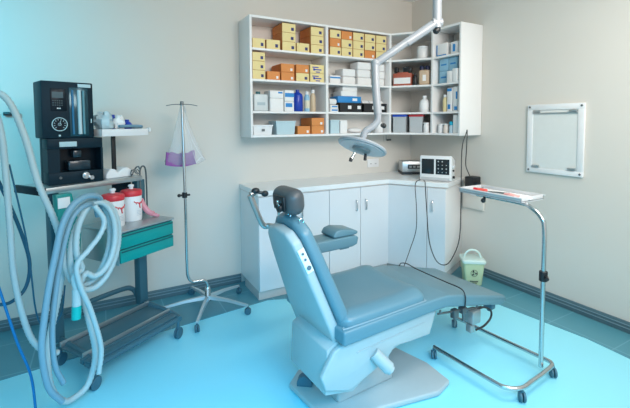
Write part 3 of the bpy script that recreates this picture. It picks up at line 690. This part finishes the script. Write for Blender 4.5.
for bs, by_, br in ((.41, -.1675, .011), (.450, -.1585, .006), (.478, -.1525, .006)):
    obj('button', B().disc_on(BP(bs, by_, .026), (0, -1, 0), br, .006), mat('grey_button', (.12, .16, .19), .4), cpnl)
# headrest
obj('headrest_stem', B().cyl(BP(.58, .0, .06), (-.125, 0, 1.01), .010).cyl(BP(.58, -.03, .06), (-.13, -.03, 1.01), .006), CHROME, t)
hM = Matrix.Translation((-.132, -.005, 1.072)) @ Matrix.Rotation(math.radians(-4), 4, 'Y')
HV = mat('charcoal_vinyl', (.075, .08, .085), .4, var=.05, scale=200, bump=.1)
hr = obj('headrest', B().box(-.048, .050, -.102, .102, -.062, .064, .046, 7, M=hM), HV, t)
obj('headrest_bracket', B().box(-.060, -.0485, -.07, .04, -.035, .035, .006, 2, M=hM).cyl(hM @ Vector((-.075, -.035, -.02)), hM @ Vector((-.06, -.035, -.02)), .02), BLACK, t)
obj('bracket_lever', B().box(-.072, -.0605, -.03, -.018, -.055, .015, .003, M=hM).tube([hM @ Vector((-.068, -.05, -.02)), hM @ Vector((-.072, -.04, .0)), hM @ Vector((-.07, -.02, .012))], .004, 6), CHROME, t)
obj('release_ring', B().tube([hM @ Vector((.01+.012*math.cos(k*PI/4), -.10, -.085+.014*math.sin(k*PI/4))) for k in range(9)], .002, 6, smooth=False), CHROME, t)
# lever / head clamp bar on the far side
obj('side_bar', B().tube([(-.165, .10, .90), (-.13, .16, .905), (-.14, .195, .905), (-.175, .205, .92), (-.238, .21, 1.075)], .015, 10).cyl((-.240, .20, 1.078), (-.215, .20, 1.09), .016), mat('warm_steel', (.50, .46, .44), .3, .8), t)
obj('bar_knob', B().sphere((-.215, .19, 1.098), .017, (1.3, 1, .9)).sphere((-.168, .18, 1.080), .016, (1.2, 1, 1)).cyl((-.215, .19, 1.092), (-.168, .18, 1.082), .008), BLACK, t)
# far armrest
ar = obj('armrest', B().prism([(-.02, .69), (-.02, .752), (.45, .752), (.478, .74), (.468, .695), (.43, .685), (.0, .685)], .22, .37, 'y', .010, 3), VINYL, t)
obj('armrest_pad', B().prism([(.30, .7535), (.292, .765), (.312, .793), (.35, .802), (.455, .785), (.480, .773), (.478, .760), (.46, .7535)], .228, .372, 'y', .010, 3), VINYL, ar)
obj('armrest_bracket', B().tube([(-.02, .235, .62), (-.01, .27, .69)], .012, 8, smooth=False), SHELL, ar)
obj('armrest_catch', B().box(.37, .44, .265, .335, .662, .684, .006), VINYL, ar)
skirt = [(.03, .425), (.62, .43), (.65, .41), (.60, .295), (.45, .30), (.345, .31), (.296, .265), (.19, .225), (.06, .185), (-.075, .235), (-.10, .30), (-.03, .40)]
sk = obj('side_shell', B().prism(skirt, -.245, -.215, 'y', .008, 3), SHELL, t)
obj('side_shell', B().prism([(.05, .425), (.62, .43), (.64, .41), (.60, .30), (.12, .30)], .215, .245, 'y', .008, 3), SHELL, t)
obj('under_shell', B().prism([(.0, .425), (.58, .42), (.56, .32), (.30, .26), (.10, .15), (-.06, .19), (-.05, .40)], -.2145, .12, 'y', .006, 2), SHELL, t)
obj('trim_line', B().tube([(.10, -.247, .36), (.56, -.247, .375)], .0022, 6, smooth=False), SHELL, sk)
obj('motor_housing', B().cyl((.20, -.247, .325), (.255, -.30, .255), .030, .032, 20).cyl((.255, -.30, .255), (.262, -.307, .245), .024), SHELL, t)
obj('motor_cap', B().cyl((.2625, -.3075, .244), (.266, -.311, .24), .006), BLACK, t)
obj('pedestal', B().prism([(.08, .03), (.08, .2), (.36, .29), (.42, .2), (.46, .03)], -.12, .12, 'y', .02, 3), SHELL, t)
obj('floor_plate', B().prism([(.04, -.20), (.58, -.33), (.70, -.30), (.72, -.12), (.66, .18), (.05, .24), (-.05, .16), (-.03, -.12)], .004, .034, 'z', .010, 3), SHELL, t)
obj('transport_wheel', B().cyl((.005, .09, .045), (.035, .125, .045), .042, n=20), CAST, t)
rl = obj('accessory_rail', B().tube([(.64, -.262, .405), (1.02, -.262, .345)], .006, 8, smooth=False).cyl((.66, -.262, .40), (.66, -.262, .42), .006).cyl((.98, -.262, .352), (.98, -.262, .372), .006), DSTEEL, t)
obj('rail_clamp', B().box(.76, .80, -.278, -.246, .345, .395, .005).cyl((.77, -.27, .30), (.775, -.27, .347), .006), DSTEEL, t)
obj('rail_clamp', B().box(.83, .87, -.280, -.244, .355, .39, .005).cyl((.85, -.27, .31), (.85, -.27, .357), .010), DSTEEL, t)
obj('motor_bracket', B().box(.91, .985, -.29, -.23, .27, .35, .01, 2).box(.90, .935, -.285, -.245, .225, .27, .006), STEEL, t)
obj('loop_hose', B().tube([(.97, -.27, .345), (1.03, -.275, .345), (1.09, -.28, .31), (1.09, -.28, .265), (1.03, -.28, .235), (.95, -.28, .232)], .006, 8), CABLE, t)
obj('foot_bumper', B().box(1.13, 1.17, -.26, -.20, .292, .329, .006).cyl((1.15, -.23, .275), (1.15, -.23, .293), .014), CAST, t)

# ------------------------------------------------------------------ anaesthesia cart
HC = math.radians(33)
cart = thing('equipment_trolley', 'slate trolley with a steel shelf, teal drawers and castors at the left', 'trolley', (.40, 2.74, .0), HC)
# local x = along the front (right positive), local y = towards the wall
obj('rear_post', B().box(.02, .085, .36, .42, .14, 1.045, .006), FRAME, cart)
obj('rear_post', B().box(-.545, -.49, .38, .43, .14, 1.045, .006), FRAME, cart)
obj('base_rail', B().tube([(-.58, -.02, .128), (.0, -.02, .128)], .017, 8, smooth=False), FRAME, cart)
obj('base_rail', B().box(-.58, .03, -.005, .05, .115, .15, .004).box(-.58, .03, .055, .085, .12, .15, .004), FRAME, cart)
obj('lower_shelf', B().box(-.56, .04, .10, .36, .135, .145, .003), FRAME, cart)
obj('shelf_lip', B().box(-.56, .04, .085, .10, .135, .165, .002).box(-.56, .04, .30, .312, .146, .175, .002), STEEL, cart)
obj('base_leg', B().tube([(.052, .38, .15), (.045, .1, .135), (.015, -.03, .13)], .020, 8), FRAME, cart)
obj('base_leg', B().tube([(-.515, .40, .15), (-.53, .1, .135), (-.57, -.03, .13)], .020, 8), FRAME, cart)
obj('push_rail', B().tube([(-.50, .46, .16), (-.48, .47, .245), (-.38, .48, .262), (-.06, .47, .262), (.02, .45, .245), (.05, .43, .18)], .017, 8), FRAME, cart)
for x, y in ((.012, -.02), (-.565, -.02), (.05, .36), (-.52, .38)):
    b_ = B(); castor(b_, x, y, .036, .3); b_.cyl((x, y, .06), (x, y, .13), .010); obj('castor', b_, CAST, cart)
# drawer unit
du_ = obj('drawer_cabinet', B().box(-.385, .012, .014, .34, .625, .806, .003), FRAME, cart)
obj('cabinet_top', B().box(-.39, .017, -.004, .345, .8065, .818, .003), STEEL, cart)
for z0, z1 in ((.63, .706), (.714, .798)):
    d = obj('drawer', B().box(-.378, .006, -.004, .013, z0, z1, .003), TEAL, cart)
    obj('drawer_grip', B().box(-.372, .0, -.010, -.0045, z1-.014, z1-.006, .002), mat('dark_teal_grip', (0, .08, .09), .4), d)
obj('side_plate', B().box(-.39, -.3855, -.004, .34, .622, .806, .001), STEEL, cart)
# machine shelf
obj('machine_shelf', B().box(-.615, .005, .28, .56, 1.052, 1.085, .004), STEEL, cart)
obj('shelf_side', B().box(-.635, -.6155, .27, .57, 1.045, 1.09, .004), MACH, cart)
obj('rear_panel', B().box(-.10, .04, .45, .465, .83, 1.05, .003), MACH, cart)
# teal absorber housing and display tag
tl = obj('teal_housing', B().prism([(-.575, 1.045), (-.485, 1.045), (-.44, .80), (-.46, .56), (-.52, .56), (-.56, .75)], .255, .30, 'y', .008, 2), TEAL, cart)
obj('paper_tag', B().box(-.568, -.502, .2505, .2545, .965, 1.025, .001, M=Matrix.Rotation(0, 4, 'Y')), PAPER, tl)

# the two black machine boxes
HM = math.radians(18)
mb = thing('vaporizer_unit', 'low black machine box with a recessed bay on the steel shelf', 'machine', (-.0234, 2.8228, 1.0855), HM)
x0, x1, h1 = -.560, -.267, .272
m_ = B().box(x0, x1, .42, .47, 0, h1, .003)
m_.box(x0, x1, .302, .42, 0, .072, .004).box(x0, x1, .302, .42, h1-.062, h1, .004).box(x0, x0+.06, .302, .42, .072, h1-.062).box(x1-.012, x1, .302, .42, .072, h1-.062)
obj('housing', m_, MACH, mb)
obj('bay_back', B().box(x0+.06, x1-.012, .416, .4199, .072, h1-.062), MPANEL, mb)
obj('vaporizer_dial', B().cyl((-.40, .36, .105), (-.36, .36, .105), .03).box(-.45, -.33, .33, .41, .074, .135, .008).box(-.42, -.37, .35, .41, .15, .20, .01), mat('dark_glossy', (.01, .03, .045), .2), mb)
obj('chrome_knob', B().cyl((-.372, .3015, .045), (-.372, .278, .045), .021).cyl((-.372, .278, .045), (-.372, .262, .045), .012).cyl((-.345, .300, .030), (-.345, .262, .030), .013), CHROME, mb)
obj('name_plate', B().box(-.50, -.41, .2985, .3015, .222, .252, .001), mat('pale_plate', (.45, .60, .64), .5), mb)
obj('small_button', B().disc_on((-.50, .3015, .04), (0, -1, 0), .008, .005), DSTEEL, mb)
mt = thing('flowmeter_unit', 'tall black machine with glass flow tubes and a white-rimmed gauge', 'machine', (-.0234, 2.8228, 1.3581), HM)
x0, x1, h2 = -.580, -.312, .332
obj('housing', B().box(x0, x1, .302, .47, 0, h2, .006, 2), MACH, mt)
pn = obj('keypad_panel', B().box(x0+.045, x0+.125, .297, .3015, .16, .29, .003), MPANEL, mt)
obj('lcd_window', B().box(x0+.052, x0+.108, .2945, .2968, .235, .27), mat('lcd_grey', (.02, .07, .09), .2), pn)
kb = B()
for i in range(5):
    for j in range(3): kb.box(x0+.054+i*.011, x0+.060+i*.011, .2948, .2968, .19+j*.013, .196+j*.013)
obj('key', kb, mat('key_dark', (.015, .07, .09), .4), pn)
obj('indicator', B().box(x0+.075, x0+.083, .2945, .2968, .172, .178).box(x0+.087, x0+.093, .2945, .2968, .172, .178), PAPER, pn)
gc = Vector((x0+.084, .2985, .082)); PRINT = mat('pale_print', (.50, .68, .72), .5)
gg = obj('pressure_gauge', B().cyl(gc+Vector((0, .003, 0)), gc-Vector((0, .008, 0)), .040, n=32), MPANEL, mt)
gb = B(); gb.tube([(gc.x+.038*math.cos(2*PI*k/36), gc.y-.009, gc.z+.038*math.sin(2*PI*k/36)) for k in range(37)], .0024, 6, smooth=False)
for k in range(10):
    a = -PI*.25+k*PI*1.5/9; gb.tube([(gc.x+.024*math.cos(a), gc.y-.0092, gc.z+.024*math.sin(a)), (gc.x+.031*math.cos(a), gc.y-.0092, gc.z+.031*math.sin(a))], .0016, 5, smooth=False)
obj('gauge_rim', gb, PRINT, gg)
obj('gauge_needle', B().tube([(gc.x, gc.y-.011, gc.z-.004), (gc.x+.004, gc.y-.011, gc.z+.020)], .0014, 5, smooth=False).tube([(gc.x+.008*math.cos(2*PI*k/12), gc.y-.0092, gc.z+.008*math.sin(2*PI*k/12)) for k in range(13)], .001, 5, smooth=False), PRINT, gg)
fp = obj('flow_panel', B().box(x0+.138, x1-.03, .2985, .3015, .012, .30, .001), mat('flow_panel_dark', (.01, .06, .085), .15, .3), mt)
for k, (fx, rr_, m) in enumerate(((.155, .006, 'tube_blue'), (.19, .011, 'tube_white'), (.212, .007, 'tube_grey'))):
    cc = {'tube_blue': (.02, .16, .30), 'tube_white': (.48, .62, .66), 'tube_grey': (.10, .26, .31)}[m]
    obj('flow_tube', B().cyl((x0+fx, .293, .022), (x0+fx, .293, .285), rr_), mat(m, cc, .2), fp)
obj('name_plate', B().box(x1-.082, x1-.012, .2985, .3015, .303, .323, .001), mat('pale_plate', (.45, .60, .64), .5), mt)
obj('side_switch', B().box(x1-.018, x1-.012, .298, .3015, .09, .115, .001), PRINT, mt)
obj('small_button', B().disc_on((x0+.084, .3015, .016), (0, -1, 0), .006, .005), PRINT, mt)

for r_ in (mb, mt):
    for c_ in r_.children: c_.location = (.31, -.30, 0)

# tray on a post
tr_ = thing('accessory_tray', 'white tray on a black post beside the machine, full of wrapped tubing', 'tray', (.40+.035*math.cos(HC), 2.74+.035*math.sin(HC), 1.0855), HC)
obj('post_foot', B().prism([(-.265, 0), (-.265, .03), (-.235, .066), (-.20, .058), (-.18, .035), (-.15, .058), (-.11, .064), (-.075, .035), (-.06, 0)], .32, .43, 'y', .008, 3), BWHITE, tr_)
obj('post', B().box(-.185, -.158, .37, .385, .030, .292, .003), BLACK, tr_)
tb_ = B().box(-.30, .045, .30, .48, .293, .300, .003)
for q in ((-.30, .045, .30, .306), (-.30, .045, .474, .48), (-.30, -.294, .30, .48), (.039, .045, .30, .48)): tb_.box(*q, .276, .322, .002)
tb_.box(.0455, .062, .295, .32, .300, .33, .004)
obj('tray_pan', tb_, BWHITE, tr_)
def on_tray(name, label, cat, b, m): 
    o = obj(name, b, m); o.location = (.40+.03*math.cos(HC), 2.74+.03*math.sin(HC), 1.0855+.3005); o.rotation_euler = (0, 0, HC); return tag(o, label, cat)
random.seed(3)
PB = mat('pale_blue_wrap', (.50, .66, .72), .5)
def lump(cx, cy, cz, r, sc, seed):
    rnd = random.Random(seed); b = B(); b.sphere((cx, cy, cz), r, sc)
    for v in b.bm.verts:
        d = v.co-Vector((cx, cy, cz)); v.co += d*(rnd.uniform(-.22, .22))
    return b
on_tray('plastic_wrap', 'crumpled pale plastic wrapping at the left end of the tray', 'wrapping', lump(-.235, .37, .068, .060, (.95, .9, 1.1), 1), PB)
on_tray('face_mask', 'royal blue rubber mask at the back of the tray', 'mask', B().lathe([(.042, .0), (.044, .012), (.03, .04), (.014, .05), (.014, .066)], (-.125, .435, .052), 20).lathe([(.03, 0), (.03, .05)], (-.125, .435, .001), 16), BLUE)
on_tray('face_mask', 'small blue rubber mask in front on the tray', 'mask', B().lathe([(.038, .0), (.04, .012), (.022, .036), (.013, .044), (.013, .055)], (-.065, .37, .030), 20).lathe([(.03, 0), (.03, .03)], (-.065, .37, .001), 16), BLUE)
on_tray('breathing_bag', 'translucent white breathing bag lying between the blue masks', 'bag', lump(-.135, .352, .06, .040, (.9, .7, 1.3), 4), PAPER)
on_tray('airway_tube', 'grey-blue plastic tube lying along the tray front', 'tube', B().tube([(-.16, .32, .040), (-.08, .322, .040), (-.02, .322, .040), (.02, .328, .036)], .010, 8), mat('grey_blue_tube', (.16, .30, .40), .4))
on_tray('gauze_pad', 'flat folded gauze at the right end of the tray', 'gauze', B().box(-.02, .035, .345, .44, .001, .03, .005), mat('grey_gauze', (.50, .56, .58), .7))

# wire loop holder by the tray
o = obj('wire_holder', B().tube([(.03, .35, 0), (.03, .35, -.03)], .004, 6), DSTEEL); bpy.data.objects.remove(o)
o = thing('wire_holder', 'bent chrome wire hoop standing at the right end of the trolley', 'holder', (.40, 2.74, .8185), HC)
obj('wire_hoop', B().tube([(.0, .30, 0), (.0, .30, .22), (.01, .31, .30), (.045, .33, .325), (.08, .345, .30), (.09, .35, .20), (.09, .35, .0)], .0055, 8), DSTEEL, o)
obj('wire_coil', B().tube([(-.035+.032*math.cos(k), .30+.02*math.sin(k), .300+.022*math.sin(k*2.1)+.01*math.cos(k)) for k in [i*.55 for i in range(22)]], .0028, 6, step=2).tube([(-.03, .30, .29), (-.02, .30, .31), (.0, .30, .26), (.0, .30, .02)], .003, 6), DSTEEL, o)
# bottles on the drawer top
def red_bottle(label, x, y):
    q = Vector((.40, 2.74, 0))+Vector((x*math.cos(HC)-y*math.sin(HC), x*math.sin(HC)+y*math.cos(HC), .8185))
    o = thing('absorbent_canister', label, 'canister', q, HC, 'white canisters with red lids'); r = .062
    obj('canister_body', B().lathe([(r*.93, 0), (r, .006), (r, .155), (r*.97, .160)]), BWHITE, o)
    ld = obj('red_lid', B().lathe([(r*1.03, .1605), (r*1.05, .163), (r*1.05, .188), (r*.96, .196), (r*.4, .203)]), RED, o)
    obj('spout', B().lathe([(.013, .2035), (.013, .216), (.018, .218), (.018, .228), (.012, .232)]), BWHITE, ld)
    e = B(); a0 = math.radians(-78)
    def on(a, z): return ((r+.0012)*math.cos(a), (r+.0012)*math.sin(a), z)
    for k in (-1, 1):
        e.tube([on(a0, .105), on(a0+k*.22, .118), on(a0+k*.42, .119), on(a0+k*.62, .128)], .0032, 6)
        e.tube([on(a0+k*.30, .118), on(a0+k*.38, .108)], .0022, 6)
    e.tube([on(a0, .118), on(a0, .095), on(a0+.05, .082)], .004, 6)
    obj('red_emblem', e, RED, o)
    p = B()
    for k, z in enumerate((.065, .056, .047, .038)): p.tube([on(a0-.35+.05*j, z) for j in range(0, 10+2*(k % 2))], .0011, 4, smooth=False)
    obj('printed_text', p, mat('grey_print', (.42, .48, .55), .6), o)
    return o
red_bottle('white canister with red lid standing nearer the coiled hose', -.305, .155)
red_bottle('white canister with red lid standing nearer the drip stand', -.150, .195)
o = obj('rubber_glove', B().tube([(-.072, .21, .12), (-.06, .195, .075), (-.045, .17, .035), (-.03, .14, .018)], .018, 8).tube([(-.045, .165, .03), (-.02, .15, .014), (-.005, .135, .010)], .009, 8).tube([(-.04, .155, .022), (-.025, .125, .010), (-.012, .105, .009)], .009, 8), mat('pink_rubber', (.72, .30, .36), .6))
o.location = (.40, 2.74, .8188); o.rotation_euler = (0, 0, HC); tag(o, 'pink rubber glove drooping against the right canister', 'glove')

# ------------------------------------------------------------------ hoses, in trolley coordinates
def hose(name, label, pts, r, m, ribs=.009, parent=None, cat='hose'):
    o = obj(name, B().tube(pts, r, 10, ribs=ribs), m)
    o.location = (.40, 2.74, 0); o.rotation_euler = (0, 0, HC)
    if label: tag(o, label, cat)
    return o
hose('breathing_hose', 'thick pale hose arching from the top left down behind the coil', [(-1.02, .22, 1.50), (-.93, .14, 1.59), (-.86, .09, 1.56), (-.812, .05, 1.38), (-.775, .03, 1.16), (-.72, .0, .95), (-.70, -.02, .78), (-.735, -.03, .60), (-.80, -.04, .35), (-.80, -.05, .17), (-.745, -.05, .06), (-.68, -.05, .045), (-.615, -.05, .08), (-.575, -.05, .22), (-.60, -.04, .42), (-.625, -.03, .60)], .0165, HOSE)
hose('breathing_hose', 'second pale hose hanging down the left edge of the picture', [(-1.02, .14, 1.42), (-.93, .10, 1.52), (-.885, .10, 1.40), (-.87, .10, 1.0), (-.862, .10, .70), (-.83, .06, .42), (-.77, .03, .30), (-.72, .02, .28)], .015, HOSE)
def loopc(cx, cz, a, b, y, a0, a1, n=12, dy=.0, tilt=0):
    P = []
    for k in range(n+1):
        th = a0+(a1-a0)*k/n; x = a*math.cos(th); z = b*math.sin(th)
        P.append((cx+x*math.cos(tilt)-z*math.sin(tilt), y+dy*k/n, cz+x*math.sin(tilt)+z*math.cos(tilt)))
    return P
pts = loopc(-.605, .835, .125, .225, -.06, -1.9, 4.0, 14, -.02, -.10)+loopc(-.58, .81, .130, .225, -.085, -2.3, 4.1, 14, -.02, -.16)+loopc(-.59, .85, .105, .19, -.115, -2.1, 3.9, 14, -.01, -.05)+[(-.715, -.13, .70), (-.705, -.13, .62)]
ch = hose('coiled_hose', 'coil of pale corrugated hose hanging in front of the teal housing', pts, .0158, HOSE, ribs=.008)
o = obj('hose_connector', B().cyl((-.706, -.13, .635), (-.708, -.13, .55), .019, .021), HOSE, ch)
o = obj('teal_end_cap', B().cyl((-.708, -.13, .5495), (-.713, -.13, .485), .021), mat('bright_teal_plastic', (.0, .45, .42), .4), ch)
hose('coiled_hose', 'length of pale hose crossing the coil diagonally and hanging to the floor', [(-.46, -.15, .78), (-.50, -.152, .90), (-.55, -.155, 1.01), (-.62, -.16, 1.035), (-.575, -.165, .95), (-.60, -.165, .88), (-.66, -.165, .82), (-.72, -.165, .76), (-.70, -.16, .64), (-.65, -.15, .50), (-.60, -.14, .29), (-.61, -.13, .15)][3:], .0135, HOSE, ribs=.008)
hose('grey_hose', 'smooth grey-blue hose arching over the top left of the coil', [(-.50, -.03, .97), (-.545, -.10, 1.04), (-.62, -.17, 1.085), (-.69, -.19, 1.09), (-.755, -.20, 1.055), (-.80, -.20, .975), (-.83, -.20, .86), (-.86, -.20, .74), (-.89, -.20, .58), (-.905, -.20, .44), (-.88, -.19, .26), (-.82, -.18, .15)], .014, mat('grey_blue_hose', (.20, .34, .42), .45), ribs=0)
hose('grey_hose', 'smooth grey-blue hose running just inside the outer grey one', [(-.53, -.04, .95), (-.58, -.10, 1.02), (-.66, -.16, 1.045), (-.725, -.17, 1.01), (-.765, -.175, .93), (-.795, -.175, .82), (-.82, -.175, .70), (-.845, -.175, .52), (-.84, -.17, .34), (-.80, -.16, .22)], .012, mat('grey_blue_hose', (.20, .34, .42), .45), ribs=0)
hose('dark_tube', 'dark blue tube looping low behind the left hoses', [(-1.0, .18, 1.46), (-.93, .16, 1.30), (-.86, .15, 1.10), (-.80, .15, .90), (-.775, .14, .74), (-.80, .14, .62), (-.87, .14, .575), (-.95, .14, .60)], .0085, DBL, ribs=0, cat='tube')
hose('dark_tube', 'bright blue tube running down to the lower left floor', [(-1.02, .12, 1.15), (-.97, .10, .90), (-.92, .08, .62), (-.88, .06, .40), (-.84, .04, .22), (-.83, .03, .03)], .006, mat('bright_blue_tubing', (.0, .18, .45), .4), ribs=0, cat='tube')
hose('thin_line', 'thin pale line hanging beside the left hose', [(-.85, .12, 1.25), (-.80, .10, .85), (-.78, .09, .50), (-.74, .08, .40), (-.68, .06, .45), (-.66, .05, .60)], .004, DBL, ribs=0, cat='tube')
o = obj('wall_hook', B().box(-.56, -.50, YA-.04, YA-.001, 1.50, 1.525, .005).cyl((-.50, YA-.03, 1.512), (-.475, YA-.03, 1.512), .014), BLACK)
tag(o, 'small black wall hook above the hoses at the left edge', 'hook')
